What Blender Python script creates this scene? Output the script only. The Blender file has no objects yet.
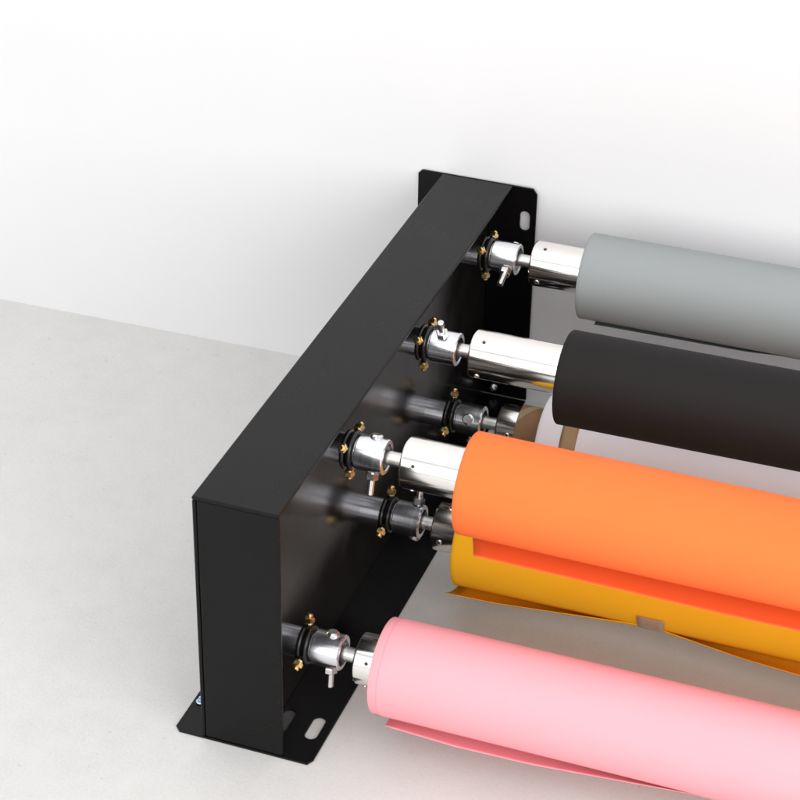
# Close-up of a black steel backdrop-roll bracket in a studio corner with six paper rolls.
# World axes: x runs along the rolls, y goes into the wall, z is up.  U is the width of the bracket.
import bpy, bmesh, math, random
from mathutils import Vector, Matrix
random.seed(7)
PI = math.pi
U = 0.065
C = bpy.context.scene.collection
SC = bpy.context.scene

# ------------------------------------------------------------------ materials
def new_mat(name):
    m = bpy.data.materials.new(name); m.use_nodes = True
    nt = m.node_tree; nt.nodes.clear()
    out = nt.nodes.new('ShaderNodeOutputMaterial'); b = nt.nodes.new('ShaderNodeBsdfPrincipled')
    nt.links.new(b.outputs[0], out.inputs[0])
    return m, nt, b

def tex_coord(nt, scale, loc=(0, 0, 0)):
    tc = nt.nodes.new('ShaderNodeTexCoord'); mp = nt.nodes.new('ShaderNodeMapping')
    mp.inputs['Scale'].default_value = scale; mp.inputs['Location'].default_value = loc
    nt.links.new(tc.outputs['Object'], mp.inputs[0]); return mp.outputs[0]

def noise(nt, vec, scale, detail=4, rough=.55):
    n = nt.nodes.new('ShaderNodeTexNoise'); n.inputs['Scale'].default_value = scale
    n.inputs['Detail'].default_value = detail; n.inputs['Roughness'].default_value = rough
    nt.links.new(vec, n.inputs['Vector']); return n.outputs['Fac']

def ramp(nt, fac, stops):
    r = nt.nodes.new('ShaderNodeValToRGB'); e = r.color_ramp.elements
    while len(e) < len(stops): e.new(.5)
    for el, (p, c) in zip(e, stops):
        el.position = p; el.color = (*c, 1) if len(c) == 3 else c
    nt.links.new(fac, r.inputs[0]); return r.outputs[0]

def vrange(nt, fac, a, b, lo, hi):
    n = nt.nodes.new('ShaderNodeMapRange')
    for i, v in enumerate((a, b, lo, hi)): n.inputs[i + 1].default_value = v
    nt.links.new(fac, n.inputs[0]); return n.outputs[0]

def bump(nt, b, h, strength, dist):
    n = nt.nodes.new('ShaderNodeBump'); n.inputs['Strength'].default_value = strength
    n.inputs['Distance'].default_value = dist
    nt.links.new(h, n.inputs['Height']); nt.links.new(n.outputs[0], b.inputs['Normal'])

def paper_mat(name, col, vary=.05, rough=.8, spec=.25):
    m, nt, b = new_mat(name)
    v = tex_coord(nt, (1, 1, 1))
    n1 = noise(nt, v, 18, 3); n2 = noise(nt, tex_coord(nt, (.35, 3, 3)), 14, 3)
    mx = nt.nodes.new('ShaderNodeMath'); mx.operation = 'ADD'
    nt.links.new(n1, mx.inputs[0]); nt.links.new(n2, mx.inputs[1])
    d = tuple(c * (1 - vary) for c in col); l = tuple(min(.97, c * (1 + vary)) for c in col)
    nt.links.new(ramp(nt, vrange(nt, mx.outputs[0], .6, 1.4, 0, 1), [(0, d), (1, l)]), b.inputs['Base Color'])
    b.inputs['Roughness'].default_value = rough
    b.inputs['Specular IOR Level'].default_value = spec
    ad = nt.nodes.new('ShaderNodeMath'); ad.operation = 'MULTIPLY_ADD'
    f = noise(nt, v, 1100, 2); nt.links.new(f, ad.inputs[0]); ad.inputs[1].default_value = .12
    nt.links.new(noise(nt, tex_coord(nt, (.25, 1, 1)), 45, 2), ad.inputs[2])
    bump(nt, b, ad.outputs[0], .35, .0006)
    return m

def metal_mat(name, col, rough, rvar=.05, metallic=1.0, stretch=(1, 1, 1), scale=120, bstr=.0):
    m, nt, b = new_mat(name)
    b.inputs['Metallic'].default_value = metallic
    v = tex_coord(nt, stretch)
    n = noise(nt, v, scale, 4)
    nt.links.new(ramp(nt, n, [(.3, tuple(c * .95 for c in col)), (.7, col)]), b.inputs['Base Color'])
    nt.links.new(vrange(nt, n, .3, .7, max(.01, rough - rvar), rough + rvar), b.inputs['Roughness'])
    if bstr: bump(nt, b, n, bstr, .0005)
    return m

def coat_mat(name, col, rough, grain, gstr, rvar=.05, spec=.5, marks=False):
    m, nt, b = new_mat(name)
    v = tex_coord(nt, (1, 1, 1))
    n = noise(nt, v, 22, 5, .6); g = noise(nt, v, grain, 2)
    nt.links.new(ramp(nt, n, [(.3, tuple(c * .85 for c in col)), (.7, tuple(c * 1.15 for c in col))]), b.inputs['Base Color'])
    nt.links.new(vrange(nt, n, .3, .7, rough - rvar, rough + rvar), b.inputs['Roughness'])
    b.inputs['Specular IOR Level'].default_value = spec
    bump(nt, b, g, gstr, .0004)
    if marks:
        cur_c = b.inputs['Base Color'].links[0].from_socket
        s1 = ramp(nt, noise(nt, tex_coord(nt, (1, .06, .3), (3, 1, 2)), 260, 2), [(.70, (0, 0, 0)), (.76, (1, 1, 1))])
        s2 = ramp(nt, noise(nt, v, 34, 6, .7), [(.52, (0, 0, 0)), (.80, (1, 1, 1))])
        s3 = ramp(nt, noise(nt, tex_coord(nt, (1, 1, 1), (7, 3, 1)), 620, 1), [(.78, (0, 0, 0)), (.81, (1, 1, 1))])
        for f, k, c in ((s1, .06, .010), (s2, .30, .004), (s3, 1, .04)):
            mk = nt.nodes.new('ShaderNodeMath'); mk.operation = 'MULTIPLY'; nt.links.new(f, mk.inputs[0]); mk.inputs[1].default_value = k
            mi = nt.nodes.new('ShaderNodeMixRGB'); nt.links.new(mk.outputs[0], mi.inputs[0]); nt.links.new(cur_c, mi.inputs[1])
            mi.inputs[2].default_value = (c, c * .97, c * .95, 1); cur_c = mi.outputs[0]
        nt.links.new(cur_c, b.inputs['Base Color'])
    return m

M = {}
M['black_coat'] = coat_mat('black_powder_coat', (.0018, .0016, .0016), .30, 1500, .10, .06, .23, True)
M['black_gloss'] = coat_mat('black_gloss_coat', (.010, .0085, .008), .17, 700, .04, .05, .5, True)
M['plate_coat'] = coat_mat('black_plate_coat', (.004, .0036, .0036), .22, 700, .04, .05, .2)
M['chrome'] = metal_mat('chrome', (.93, .905, .87), .13, .03, stretch=(.3, 1, 1), scale=60)
M['alloy'] = metal_mat('polished_alloy', (.85, .86, .90), .21, .022, stretch=(6, .6, .6), scale=70, bstr=.0)
M['steel'] = metal_mat('zinc_steel', (.82, .83, .88), .23, .025, stretch=(.5, 1, 1), scale=60)
M['rod'] = metal_mat('satin_rod', (.72, .70, .67), .33, .06, scale=250, bstr=.06)
M['brass'] = metal_mat('brass', (.88, .66, .30), .2, .06, scale=160)
M['bolt'] = metal_mat('bolt_steel', (.78, .78, .78), .2, .05, scale=200)
M['blue_zinc'] = metal_mat('blue_zinc', (.55, .70, .85), .25, .05, scale=200)
M['slot_reflection_grey'] = coat_mat('painted_slot_reflection', (.075, .073, .07), .4, 600, .1)  # grey that paints the dim reflection of a floor plate slot
M['rubber'] = coat_mat('black_rubber', (.004, .004, .004), .25, 500, .05)
M['hole'] = coat_mat('dark_socket', (.02, .02, .02), .5, 800, .1)
M['grey'] = paper_mat('grey_paper', (.292, .310, .311), .03)
M['black'] = paper_mat('black_paper', (.0135, .0118, .0118), .06, .7, .2)
M['white'] = paper_mat('white_paper', (.90, .87, .93), .02)
M['orange'] = paper_mat('orange_paper', (.90, .178, .042), .03)
M['yellow'] = paper_mat('yellow_paper', (.93, .46, .010), .03)
M['pink'] = paper_mat('pink_paper', (.88, .365, .405), .02)
M['tape'] = coat_mat('clear_tape', (.42, .30, .20), .30, 500, .1)
M['kraft_tape'] = coat_mat('kraft_tape', (.36, .235, .12), .35, 300, .15)

def kraft_core():
    m, nt, b = new_mat('kraft_core')
    # spiral-wound card: a pale seam winds round the tube
    tc = nt.nodes.new('ShaderNodeTexCoord'); s = nt.nodes.new('ShaderNodeSeparateXYZ')
    nt.links.new(tc.outputs['Object'], s.inputs[0])
    at = nt.nodes.new('ShaderNodeMath'); at.operation = 'ARCTAN2'
    nt.links.new(s.outputs['Z'], at.inputs[0]); nt.links.new(s.outputs['Y'], at.inputs[1])
    ma = nt.nodes.new('ShaderNodeMath'); ma.operation = 'MULTIPLY_ADD'
    nt.links.new(s.outputs['X'], ma.inputs[0]); ma.inputs[1].default_value = 2 * PI / (U * 1.5)
    nt.links.new(at.outputs[0], ma.inputs[2])
    of = nt.nodes.new('ShaderNodeMath'); of.operation = 'ADD'; of.inputs[1].default_value = 1.0
    nt.links.new(ma.outputs[0], of.inputs[0])
    sn = nt.nodes.new('ShaderNodeMath'); sn.operation = 'SINE'; nt.links.new(of.outputs[0], sn.inputs[0])
    c = ramp(nt, vrange(nt, sn.outputs[0], -1, 1, 0, 1), [(.0, (.23, .118, .05)), (.984, (.27, .14, .06)), (.990, (.40, .30, .19)), (1, (.38, .28, .17))])
    v = tex_coord(nt, (1, 1, 1))
    mix = nt.nodes.new('ShaderNodeMixRGB'); mix.blend_type = 'MULTIPLY'; mix.inputs[0].default_value = 1
    nt.links.new(c, mix.inputs[1])
    nt.links.new(ramp(nt, noise(nt, v, 160, 5), [(.3, (.8, .8, .8)), (.7, (1, 1, 1))]), mix.inputs[2])
    nt.links.new(mix.outputs[0], b.inputs['Base Color'])
    b.inputs['Roughness'].default_value = .6
    return m
M['core'] = kraft_core()

def plaster():
    m, nt, b = new_mat('white_wall_paint')
    v = tex_coord(nt, (1, 1, 1))
    nt.links.new(ramp(nt, noise(nt, v, 3, 4), [(.3, (.765, .765, .778)), (.7, (.795, .795, .806))]), b.inputs['Base Color'])
    b.inputs['Roughness'].default_value = .75
    bump(nt, b, noise(nt, v, 240, 3), .08, .001)
    return m
M['wall'] = plaster()

def cement():
    m, nt, b = new_mat('pale_cement')
    v = tex_coord(nt, (1, 1, 1))
    big = noise(nt, v, 4.5, 6, .6); mid = noise(nt, v, 45, 5, .65); fine = noise(nt, v, 420, 3, .7)
    a = nt.nodes.new('ShaderNodeMath'); a.operation = 'MULTIPLY_ADD'; nt.links.new(big, a.inputs[0]); a.inputs[1].default_value = .9
    a2 = nt.nodes.new('ShaderNodeMath'); a2.operation = 'MULTIPLY_ADD'; nt.links.new(mid, a2.inputs[0]); a2.inputs[1].default_value = .5
    nt.links.new(a2.outputs[0], a.inputs[2]); nt.links.new(fine, a2.inputs[2])
    nt.links.new(ramp(nt, vrange(nt, a.outputs[0], .8, 1.6, 0, 1), [(0, (.56, .555, .54)), (.5, (.63, .625, .61)), (1, (.675, .67, .655))]), b.inputs['Base Color'])
    sp = ramp(nt, noise(nt, v, 130, 2), [(.70, (0, 0, 0)), (.74, (1, 1, 1))])
    b.inputs['Roughness'].default_value = .62
    b.inputs['Specular IOR Level'].default_value = .35
    sk = nt.nodes.new('ShaderNodeMixRGB'); sk.blend_type = 'MULTIPLY'; nt.links.new(sp, sk.inputs[0])
    nt.links.new(b.inputs['Base Color'].links[0].from_socket, sk.inputs[1]); sk.inputs[2].default_value = (.88, .87, .86, 1)
    nt.links.new(sk.outputs[0], b.inputs['Base Color'])
    bump(nt, b, a.outputs[0], .12, .0012)
    return m
M['floor'] = cement()

# ------------------------------------------------------------------ mesh helpers (all in bracket widths)
def obj(name, bm, mat, parent=None, smooth=True, bevel=0, loc=None, angle=35):
    bm.normal_update()
    bmesh.ops.recalc_face_normals(bm, faces=bm.faces[:])
    bmesh.ops.scale(bm, vec=(U, U, U), verts=bm.verts[:])
    me = bpy.data.meshes.new(name); bm.to_mesh(me); bm.free()
    for p in me.polygons: p.use_smooth = smooth
    if smooth: me.set_sharp_from_angle(angle=math.radians(angle))
    o = bpy.data.objects.new(name, me); C.objects.link(o)
    for mm in (mat if isinstance(mat, list) else [mat]): me.materials.append(mm)
    if parent: o.parent = parent
    if loc is not None: o.location = Vector(loc) * U
    if bevel:
        b = o.modifiers.new('bevel', 'BEVEL'); b.width = bevel * U; b.segments = 3; b.limit_method = 'ANGLE'; b.angle_limit = math.radians(40)
        b.harden_normals = False
    return o

def tag(o, label=None, cat=None, group=None, kind=None):
    if label: o['label'] = label
    if cat: o['category'] = cat
    if group: o['group'] = group
    if kind: o['kind'] = kind
    return o

def thing(name, loc, label, cat, group=None):
    o = bpy.data.objects.new(name, None); C.objects.link(o); o.empty_display_size = .02
    o.location = Vector(loc) * U
    return tag(o, label, cat, group)

def box(bm, x0, x1, y0, y1, z0, z1):
    v = [bm.verts.new((x, y, z)) for x in (x0, x1) for y in (y0, y1) for z in (z0, z1)]
    for f in ((0, 1, 3, 2), (4, 6, 7, 5), (0, 4, 5, 1), (2, 3, 7, 6), (0, 2, 6, 4), (1, 5, 7, 3)):
        bm.faces.new([v[i] for i in f])

def lathe_x(bm, prof, seg=64, cap0=True, cap1=True, wob=None):
    """revolve (x, r) round the x axis"""
    rings = []
    for x, r in prof:
        ring = []
        for k in range(seg):
            a = 2 * PI * k / seg; rr = r + (wob(x, a) if wob else 0)
            ring.append(bm.verts.new((x, rr * math.cos(a), rr * math.sin(a))))
        rings.append(ring)
    for A, B in zip(rings, rings[1:]):
        for k in range(seg): bm.faces.new((A[k], A[(k + 1) % seg], B[(k + 1) % seg], B[k]))
    if cap0: bm.faces.new(rings[0])
    if cap1: bm.faces.new(rings[-1])
    return rings

def cyl_z(bm, r, z0, z1, seg=20, ch=0, off=(0, 0)):
    prof = [(r - ch, z0), (r, z0 + ch), (r, z1 - ch), (r - ch, z1)] if ch else [(r, z0), (r, z1)]
    rings = [[bm.verts.new((off[0] + q * math.cos(2 * PI * k / seg), off[1] + q * math.sin(2 * PI * k / seg), z)) for k in range(seg)] for q, z in prof]
    for A, B in zip(rings, rings[1:]):
        for k in range(seg): bm.faces.new((A[k], A[(k + 1) % seg], B[(k + 1) % seg], B[k]))
    bm.faces.new(rings[0]); bm.faces.new(rings[-1])

def plate(name, outline, holes, thick, mat, parent, place, bev=.008):
    """a sheet with slots cut through it: outline and holes in 2D, turned into a mesh"""
    cu = bpy.data.curves.new(name, 'CURVE'); cu.dimensions = '2D'; cu.fill_mode = 'BOTH'
    cu.extrude = (thick / 2 - bev) * U; cu.bevel_depth = bev * U; cu.bevel_resolution = 1; cu.offset = -bev * U
    for pts in [outline] + holes:
        s = cu.splines.new('POLY'); s.points.add(len(pts) - 1); s.use_cyclic_u = True
        for p, q in zip(s.points, pts): p.co = (q[0] * U, q[1] * U, 0, 1)
    t = bpy.data.objects.new(name + '_outline', cu); C.objects.link(t)
    dg = bpy.context.evaluated_depsgraph_get(); dg.update()
    me = bpy.data.meshes.new_from_object(t.evaluated_get(dg))
    bpy.data.objects.remove(t); bpy.data.curves.remove(cu)
    me.name = name; me.transform(place)
    me.materials.clear(); me.materials.append(mat)
    o = bpy.data.objects.new(name, me); C.objects.link(o); o.parent = parent
    for p in me.polygons: p.use_smooth = False
    return o

def slot(cx, cy, w, l, n=10):
    """rounded slot of width w and length l along the second axis"""
    r = w / 2; h = l / 2 - r
    pts = [(cx + r * math.cos(PI * k / n), cy + h + r * math.sin(PI * k / n)) for k in range(n + 1)]
    pts += [(cx + r * math.cos(PI + PI * k / n), cy - h + r * math.sin(PI + PI * k / n)) for k in range(n + 1)]
    return pts

# ------------------------------------------------------------------ setting
H, L, D, FL, FR = 3.336, 8.178, .321, .35, .34
T = .045                                     # sheet thickness
bm = bmesh.new()
vs = [bm.verts.new(p) for p in ((-45, -60, 0), (60, -60, 0), (60, 8, 0), (-45, 8, 0))]; bm.faces.new(vs)
fl = obj('floor', bm, M['floor'], smooth=False, loc=(0, 0, -.03))
tag(fl, 'pale grey cement floor under the bracket', 'floor', kind='structure')
bm = bmesh.new(); box(bm, -45, 60, 0, 2, -1, 45)
wl = obj('wall', bm, M['wall'], smooth=False, loc=(0, .046, 0))
tag(wl, 'plain white wall behind the bracket', 'wall', kind='structure')
wl.rotation_euler.z = math.radians(1.3)

# ------------------------------------------------------------------ bracket
br = thing('backdrop_bracket', (0, 0, 0), 'long black steel box bracket fixed in the corner between floor and wall', 'bracket')
bm = bmesh.new()
e = .006
box(bm, 0, 1, -L, -e, H - T, H)                                   # lid
box(bm, 0, T, -L + .004, -e, 0, H - T - .004)                     # left side
box(bm, T + .004, 1, -L + .010, -L + .010 + T, 0, H - T - .008)    # front end
box(bm, T + .004, 1 - D - .001, -T - e, -e - .002, 0, H - T - .004)  # far end, inside the box
obj('housing', bm, M['black_coat'], br, smooth=False, bevel=.018)
bm = bmesh.new(); box(bm, 1 - D - T, 1 - D, -L + .012 + T, -.02, .0, H - T - .006)
obj('side_panel', bm, M['black_gloss'], br, smooth=False, bevel=.006)
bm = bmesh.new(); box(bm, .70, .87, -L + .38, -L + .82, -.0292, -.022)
obj('slot_reflection_strip', bm, M['slot_reflection_grey'], br, smooth=False)  # added strip, its grey stands in for the front slot's reflection
cut = .07
x0, x1 = -FL, 1 + FR
out = [(x0 + cut, -L), (x1 - .045, -L), (x1, -L + .09), (x1, -.005), (x0, -.005), (x0, -L + cut)]
slots = [slot(1 + FR * .46, -L + .60, .145, .40), slot(.785, -L + .60, .145, .40), slot(1 + FR * .46, -.9, .145, .40), slot(-FL * .5, -L + 1.1, .145, .40), slot(-FL * .5, -.9, .145, .40)]  # second slot is added to hold the painted reflection
plate('floor_plate', out, slots, .026, M['plate_coat'], br, Matrix.Translation((0, 0, -.015 * U)))
out = [(x0, .004), (x1, .004), (x1, H - .08), (x1 - .06, H), (x0 + .06, H), (x0, H - .06)]
slots = [slot(1.185, H - .50, .135, .29), slot(1.185, .55, .135, .29), slot(-.18, .55, .135, .29)]
plate('wall_plate', out, slots, .026, M['plate_coat'], br, Matrix.Translation((0, .014 * U, 0)) @ Matrix.Rotation(PI / 2, 4, 'X'))
def plate_screw(loc, rot, mat):
    bm = bmesh.new()
    cyl_z(bm, .055, -.012, .02, 18, .008)
    cyl_z(bm, .034, .0201, .05, 6, .005)
    cyl_z(bm, .018, .0502, .075, 12, .004)
    o = obj('screw', bm, mat, br, loc=loc); o.rotation_euler = rot
    return o
plate_screw((-.25, -L + .53, .012), (0, 0, .4), M['blue_zinc'])
plate_screw((.93, -1.30, .012), (0, 0, .1), M['bolt'])
plate_screw((.86, -.012, .12), (PI / 2, 0, .3), M['bolt'])

# ------------------------------------------------------------------ couplings
ATT = {'grey': (-1.085, 2.85), 'black': (-3.53, 2.85), 'orange': (-6.07, 2.86),
       'white': (-2.36, 1.09), 'yellow': (-4.75, 1.085), 'pink': (-7.42, 1.06)}
XP = 1 - D
def make_coupling():
    t = thing('roller_coupling', (XP, 0, 0), 'x', 'coupling', 'metal couplings on the bracket side')
    q = lambda x: x - XP
    bm = bmesh.new()
    lathe_x(bm, [(q(XP) - .02, .18), (q(.90), .18), (q(.94), .175), (q(1.10), .175)], 48)
    obj('barrel', bm, M['steel'], t)
    bm = bmesh.new()
    prof = []
    for c in (.965, 1.045):
        for k in range(9):
            a = PI - PI * k / 8
            prof.append((q(c + .036 * math.cos(a)), .185 + .048 * math.sin(a)))
    lathe_x(bm, prof, 56, cap0=False, cap1=False)
    obj('clamp_ring', bm, M['rubber'], t)
    bm = bmesh.new()
    lathe_x(bm, [(q(1.10), .12), (q(1.10), .195), (q(1.112), .207), (q(1.43), .207), (q(1.442), .197), (q(1.445), .16), (q(1.437), .153), (q(1.16), .15), (q(1.16), .05)], 56)
    obj('collar', bm, M['alloy'], t)
    for _ in range(3):
        bm = bmesh.new()
        cyl_z(bm, .044, .19, .262, 14)
        s = obj('lug', bm, M['rubber'], t, loc=(q(1.0), 0, 0)); s.name = 'brass_screw'
        # stud, nut and rounded end of one screw
        b2 = bmesh.new()
        cyl_z(b2, .062, .275, .338, 6, .010)
        cyl_z(b2, .036, .3381, .378, 14, .012)
        cyl_z(b2, .046, .250, .2749, 14, .006)
        h = obj('screw_nut', b2, M['brass'], s)
    bm = bmesh.new()
    cyl_z(bm, .040, -.19, .48, 16, .008)
    cyl_z(bm, .074, -.245, -.19, 18, .018)
    o = obj('bolt', bm, M['bolt'], t, loc=(q(1.30), 0, 0))
    bm = bmesh.new(); cyl_z(bm, .078, .215, .292, 6, .010)
    obj('nut', bm, M['bolt'], o)
    return t

def copy_tree(o, parent=None):
    c = o.copy(); C.objects.link(c)
    if parent: c.parent = parent
    for ch in list(o.children): copy_tree(ch, c)
    return c

CPL = {  # bolt angle, ring angle, bolt x, label
    'grey':   (-160, 25, 1.33, 'metal coupling on the bracket side leading to the grey roll, nearest the wall'),
    'black':  (112, 25, 1.25, 'metal coupling on the bracket side leading to the black roll, bolt end pointing up'),
    'orange': (-108, 25, 1.29, 'metal coupling on the bracket side leading to the orange roll, bolt hanging straight down'),
    'white':  (-32, 75, 1.28, 'metal coupling low on the bracket side leading to the white roll with bare card core'),
    'yellow': (72, 75, 1.36, 'metal coupling low on the bracket side leading to the yellow roll, bolt standing up'),
    'pink':   (-98, 75, 1.30, 'metal coupling lowest on the bracket side leading to the pink roll in front'),
}
proto = make_coupling()
for i, (k, (ba, ra, bx, lab)) in enumerate(CPL.items()):
    t = proto if i == 0 else copy_tree(proto)
    y, z = ATT[k]
    t.location = Vector((XP, y, z)) * U; t['label'] = lab
    n = 0
    for ch in t.children:
        if ch.name.startswith('bolt'):
            ch.rotation_euler.x = math.radians(ba - 90); ch.location.x = (bx - XP) * U
        if ch.name.startswith('brass_screw'):
            ch.rotation_euler.x = math.radians(ra + 120 * n - 90); n += 1
        if ch.name.startswith('collar'): ch.rotation_euler.x = .4 * i

# ------------------------------------------------------------------ chrome plugs
def make_plug():
    t = thing('expander_plug', (0, 0, 0), 'x', 'chrome plug', 'chrome plugs between coupling and roll')
    bm = bmesh.new()
    r = .300
    lathe_x(bm, [(.0, .10), (.0, r - .03), (.006, r - .012), (.02, r - .002), (.03, r), (2.6, r), (2.62, r - .02), (2.62, .1)], 96)
    obj('sleeve', bm, M['chrome'], t)
    bm = bmesh.new()
    lathe_x(bm, [(-.44, .06), (-.42, .084), (.02, .084)], 32, cap1=False)
    obj('rod', bm, M['rod'], t)
    for a, x in ((112, .17), (-78, .17), (205, .12)):
        bm = bmesh.new()
        # ring head with a sunk socket
        seg = 20; rings = []
        for rr, zz in ((.036, .290), (.036, .308), (.033, .310), (.0235, .310), (.022, .3035), (.021, .3032)):
            rings.append([bm.verts.new((rr * math.cos(2 * PI * s / seg), rr * math.sin(2 * PI * s / seg), zz)) for s in range(seg)])
        for A, B in zip(rings, rings[1:]):
            for s in range(seg): bm.faces.new((A[s], A[(s + 1) % seg], B[(s + 1) % seg], B[s]))
        bm.faces.new(rings[-1])
        o = obj('set_screw', bm, M['bolt'], t, loc=(x, 0, 0)); o.rotation_euler.x = math.radians(a - 90)
        bm = bmesh.new(); cyl_z(bm, .0208, .290, .3055, 6)
        obj('socket', bm, M['hole'], o)
    return t
PLG = {
    'grey':   (1.65, 0, 'long polished chrome plug holding the grey roll'),
    'black':  (1.63, 8, 'long polished chrome plug holding the black roll'),
    'orange': (1.67, 40, 'long polished chrome plug holding the orange roll'),
    'white':  (1.67, 55, 'short bit of chrome plug inside the brown card core of the white roll'),
    'yellow': (1.63, -20, 'short bit of chrome plug holding the yellow roll, below the orange one'),
    'pink':   (1.64, 38, 'short bit of chrome plug holding the pink roll in front'),
}
proto = make_plug()
for i, (k, (x, a, lab)) in enumerate(PLG.items()):
    t = proto if i == 0 else copy_tree(proto)
    y, z = ATT[k]
    t.location = Vector((x, y, z)) * U; t['label'] = lab
    t.rotation_euler.x = math.radians(a)

# ------------------------------------------------------------------ paper rolls
XE = 12.0
def tube_mesh(x0, x1, ri, ro, step=.0, turns=7, seed=0, thin_end=0):
    """roll of paper: outer skin, wound end faces with small steps between the layers, hollow core"""
    rnd = random.Random(seed); bm = bmesh.new()
    prof = []
    n = turns * 2
    for k in range(n + 1):
        r = ri + (ro - .012 - ri) * k / n
        prof.append((x0 + step + rnd.uniform(0, .012), r))
    if step:   # the outermost turn starts a little further in than those below it
        prof = [(x - step, r) for x, r in prof]
        prof += [(x0 + .004, ro - .010), (x0 + .012, ro - .006), (x0 + step, ro - .009), (x0 + step + .001, ro - .001)]
    else:
        prof += [(x0 + .003, ro - .010), (x0 + .010, ro - .003)]
    xs = [x0 + step + .014 + (x1 - x0 - .02 - step) * (k / 60) ** 1.3 for k in range(61)]
    prof += [(x, ro) for x in xs]
    prof += [(x1, ro - .01), (x1, ri)]
    ph = [rnd.uniform(0, 6.28) for _ in range(6)]
    def wob(x, a):
        return 0.0022 * math.sin(2 * a + ph[0] + .35 * x) + .0016 * math.sin(3 * a + ph[1] - .5 * x) + .0012 * math.sin(5 * a + ph[2] + .8 * x)
    rings = lathe_x(bm, prof, 128, cap0=False, cap1=False, wob=lambda x, a: wob(x, a))
    A, B = rings[0], rings[-1]
    inner0 = A; inner1 = B
    for k in range(128): bm.faces.new((inner0[(k + 1) % 128], inner0[k], inner1[k], inner1[(k + 1) % 128]))
    return bm

def flap_mesh(xa, xb, r, gap, phi0=-62, phi1=-128, left_slope=.06, n=70, m=14, thick=.004, ripple=.0025, seed=1):
    """loose end of the paper peeling off the underside of the roll towards the front"""
    rnd = random.Random(seed); bm = bmesh.new(); ph = rnd.uniform(0, 6)
    grid = []
    for i in range(n + 1):
        x = xa + (xb - xa) * i / n
        row = []
        for j in range(m + 1):
            s = j / m
            g = gap(x)
            ph1 = phi1 + 3 * math.sin(x * .9 + ph) * .4
            phi = math.radians(phi0 + (ph1 - phi0) * s)
            rr = r + .004 + (g + ripple * math.sin(x * 2.1 + ph) * min(1, g * 6)) * s ** 1.7
            xx = x + left_slope * s * max(0, 1 - (x - xa) / 1.2)
            row.append(bm.verts.new((xx, rr * math.cos(phi), rr * math.sin(phi))))
        grid.append(row)
    for a, b in zip(grid, grid[1:]):
        for j in range(m): bm.faces.new((a[j], a[j + 1], b[j + 1], b[j]))
    return bm

def band_mesh(x0, x1, r, f0, f1, n=40, rfun=None):
    bm = bmesh.new(); rows = []
    for i in range(5):
        x = x0 + (x1 - x0) * i / 4
        rows.append([bm.verts.new((x, (r + (rfun(j / n) if rfun else 0)) * math.cos(math.radians(f0 + (f1 - f0) * j / n)),
                                   (r + (rfun(j / n) if rfun else 0)) * math.sin(math.radians(f0 + (f1 - f0) * j / n)))) for j in range(n + 1)])
    for a, b in zip(rows, rows[1:]):
        for j in range(n): bm.faces.new((a[j], a[j + 1], b[j + 1], b[j]))
    return bm

def solid(o, t):
    s = o.modifiers.new('thickness', 'SOLIDIFY'); s.thickness = t * U; s.offset = 0

def lerp(x, pts):
    if x <= pts[0][0]: return pts[0][1]
    for (a, p), (b, q) in zip(pts, pts[1:]):
        if x <= b:
            t = (x - a) / (b - a)
            return p + (q - p) * t
    return pts[-1][1]

# axis at x = 1 (y, z), slopes, radius, start of paper, start of loose end, gap of loose end along x
RL = {
    'grey':   (-1.108, 2.809, .0026, .0046, .563, 2.37, 0, (2.50, [(2.4, .05), (4.6, .03), (5.0, .0), (6.0, .0), (6.8, .05), (20, .2)]),
               'grey paper roll nearest the wall on a chrome plug'),
    'black':  (-3.575, 2.779, .0042, .0079, .578, 2.80, 0, None, 'black paper roll on a long chrome plug above the white roll'),
    'white':  (-2.36, 1.045, 0, 0, .58, 2.28, 0, None, 'white paper roll with brown card core and kraft tape band, under the black roll'),
    'orange': (-6.112, 2.791, -.0009, -.0007, .589, 2.42, 0, (2.36, [(2.4, .19), (4, .20), (20, .23)]),
               'bright orange paper roll with a loose edge hanging below it'),
    'yellow': (-4.802, 1.025, .0044, .0056, .586, 2.00, 0, (2.05, [(1.8, .135), (2.6, .125), (4.25, .0), (4.55, .0), (5.6, .13), (6.6, .20), (20, .4)]),
               'yellow paper roll with its loose edge taped down, partly under the orange roll'),
    'pink':   (-7.440, 1.044, .0018, .0015, .5585, 1.93, .11, (2.03, [(2.0, .09), (2.9, .125), (3.8, .11), (4.8, .05), (5.6, .0), (20, .0)]),
               'pale pink paper roll nearest the viewer with a darker loose edge below'),
}
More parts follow.
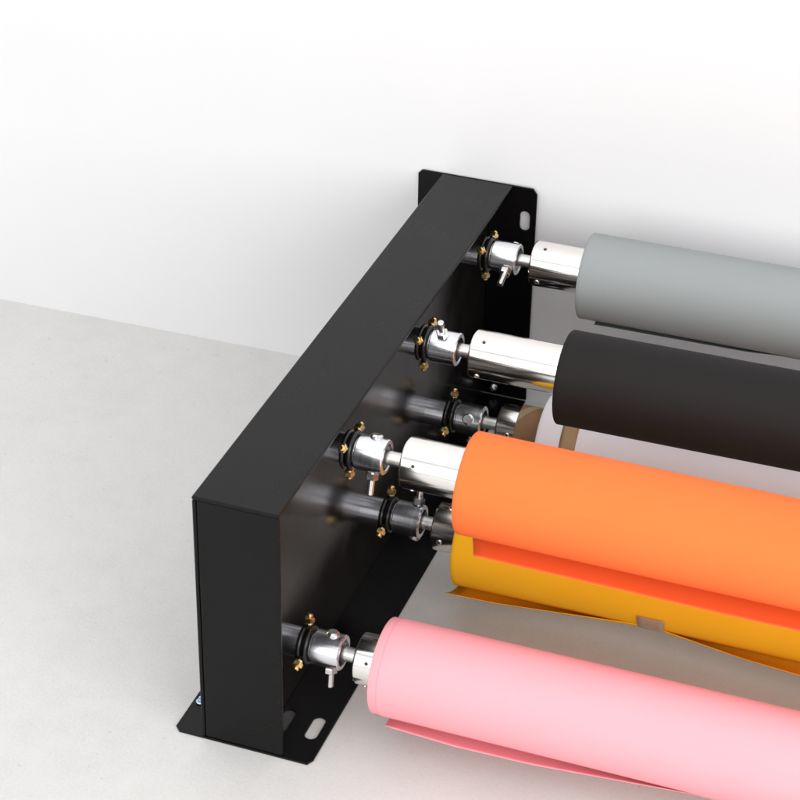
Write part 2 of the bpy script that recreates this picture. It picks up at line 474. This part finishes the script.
for i, (k, (y, z, sy, sz, r, xs, step, flap, lab)) in enumerate(RL.items()):
    yy, zz = y + sy * (xs - 1), z + sz * (xs - 1)
    t = thing('paper_roll', (xs, yy, zz), lab, 'paper roll', 'paper rolls on the bracket')
    t.rotation_euler = (0, -math.atan(sz), math.atan(sy))
    ri = .372
    bm = tube_mesh(0, XE - xs, ri, r, step, seed=i)
    obj('paper', bm, M[k], t, angle=50)
    cx = -.34 if k == 'white' else .02
    bm = bmesh.new()
    ro = .3715
    lathe_x(bm, [(cx + .3, .340), (cx, .340), (cx, ro - .004), (cx + .004, ro), (XE - xs - .05, ro), (XE - xs - .05, .340), (cx + .3, .340)], 80, cap0=False, cap1=False)
    obj('core', bm, M['core'], t)
    if flap:
        xa, pts = flap
        o = obj('loose_edge', flap_mesh(xa - xs, XE - xs, r, lambda x: lerp(x + xs, pts), seed=i, left_slope={'orange': .30, 'yellow': -.11, 'pink': .06}.get(k, .1), phi1=-143 if k == 'yellow' else -128), M[k], t, angle=80)
        solid(o, .006)
    if k == 'white':
        o = obj('tape', band_mesh(2.60 - xs, 2.81 - xs, r + .005, 0, 360, 96), M['kraft_tape'], t); solid(o, .003)
    if k == 'yellow':
        o = obj('tape', band_mesh(4.30 - xs, 4.63 - xs, r + .014, -95, -166, 24), M['tape'], t); solid(o, .003)

# ------------------------------------------------------------------ camera
cam = bpy.data.cameras.new('camera'); co = bpy.data.objects.new('camera', cam); C.objects.link(co)
co.location = Vector((8.3172, -25.2595, 16.5855)) * U
co.rotation_euler = (.9946, -.0155, .3487)
cam.sensor_width = 36; cam.lens = 2180.39 / 800 * 36
cam.shift_x = 2.28 / 800; cam.shift_y = 21.65 / 800
cam.clip_start = .01; cam.clip_end = 50
SC.camera = co
cam.dof.use_dof = True; cam.dof.focus_distance = 27.6 * U; cam.dof.aperture_fstop = 25

# ------------------------------------------------------------------ light
def area(name, loc, aim, sx, sy, power, col=(1, 1, 1)):
    l = bpy.data.lights.new(name, 'AREA'); l.shape = 'RECTANGLE'; l.size = sx; l.size_y = sy; l.energy = power; l.color = col
    o = bpy.data.objects.new(name, l); C.objects.link(o); o.location = loc
    o.rotation_euler = (Vector(aim) - Vector(loc)).to_track_quat('-Z', 'Y').to_euler()
    return o
area('overhead_softbox', (-.15, -.85, 1.9), (.15, -.30, .1), 2.5, 1.7, 10.5, (1, .985, .97))
area('left_softbox', (-1.9, -1.7, 1.3), (.0, -.3, .1), 1.4, 1.5, 6, (.97, .985, 1))
area('right_floor_fill', (1.7, -1.5, .95), (.15, -.3, .06), 1.5, 1.4, 28, (1, .99, .98))  # added unseen fill lamp, brightens the floor between the rolls
area('front_softbox', (-.15, -2.6, .98), (.15, -.25, .14), 2.4, 1.75, 22, (1, .995, .985))

w = bpy.data.worlds.new('World'); SC.world = w; w.use_nodes = True
nt = w.node_tree; bg = nt.nodes['Background']
tc = nt.nodes.new('ShaderNodeTexCoord'); sp = nt.nodes.new('ShaderNodeSeparateXYZ')
nt.links.new(tc.outputs['Generated'], sp.inputs[0])
c = ramp(nt, vrange(nt, sp.outputs['Z'], -1, 1, 0, 1), [(0, (.34, .335, .33)), (.5, (.36, .355, .35)), (.62, (.40, .40, .40)), (1, (.6, .6, .62))])
nt.links.new(c, bg.inputs[0]); bg.inputs[1].default_value = 1.45

SC.view_settings.view_transform = 'Standard'; SC.view_settings.look = 'None'
SC.view_settings.exposure = 0; SC.view_settings.gamma = 1
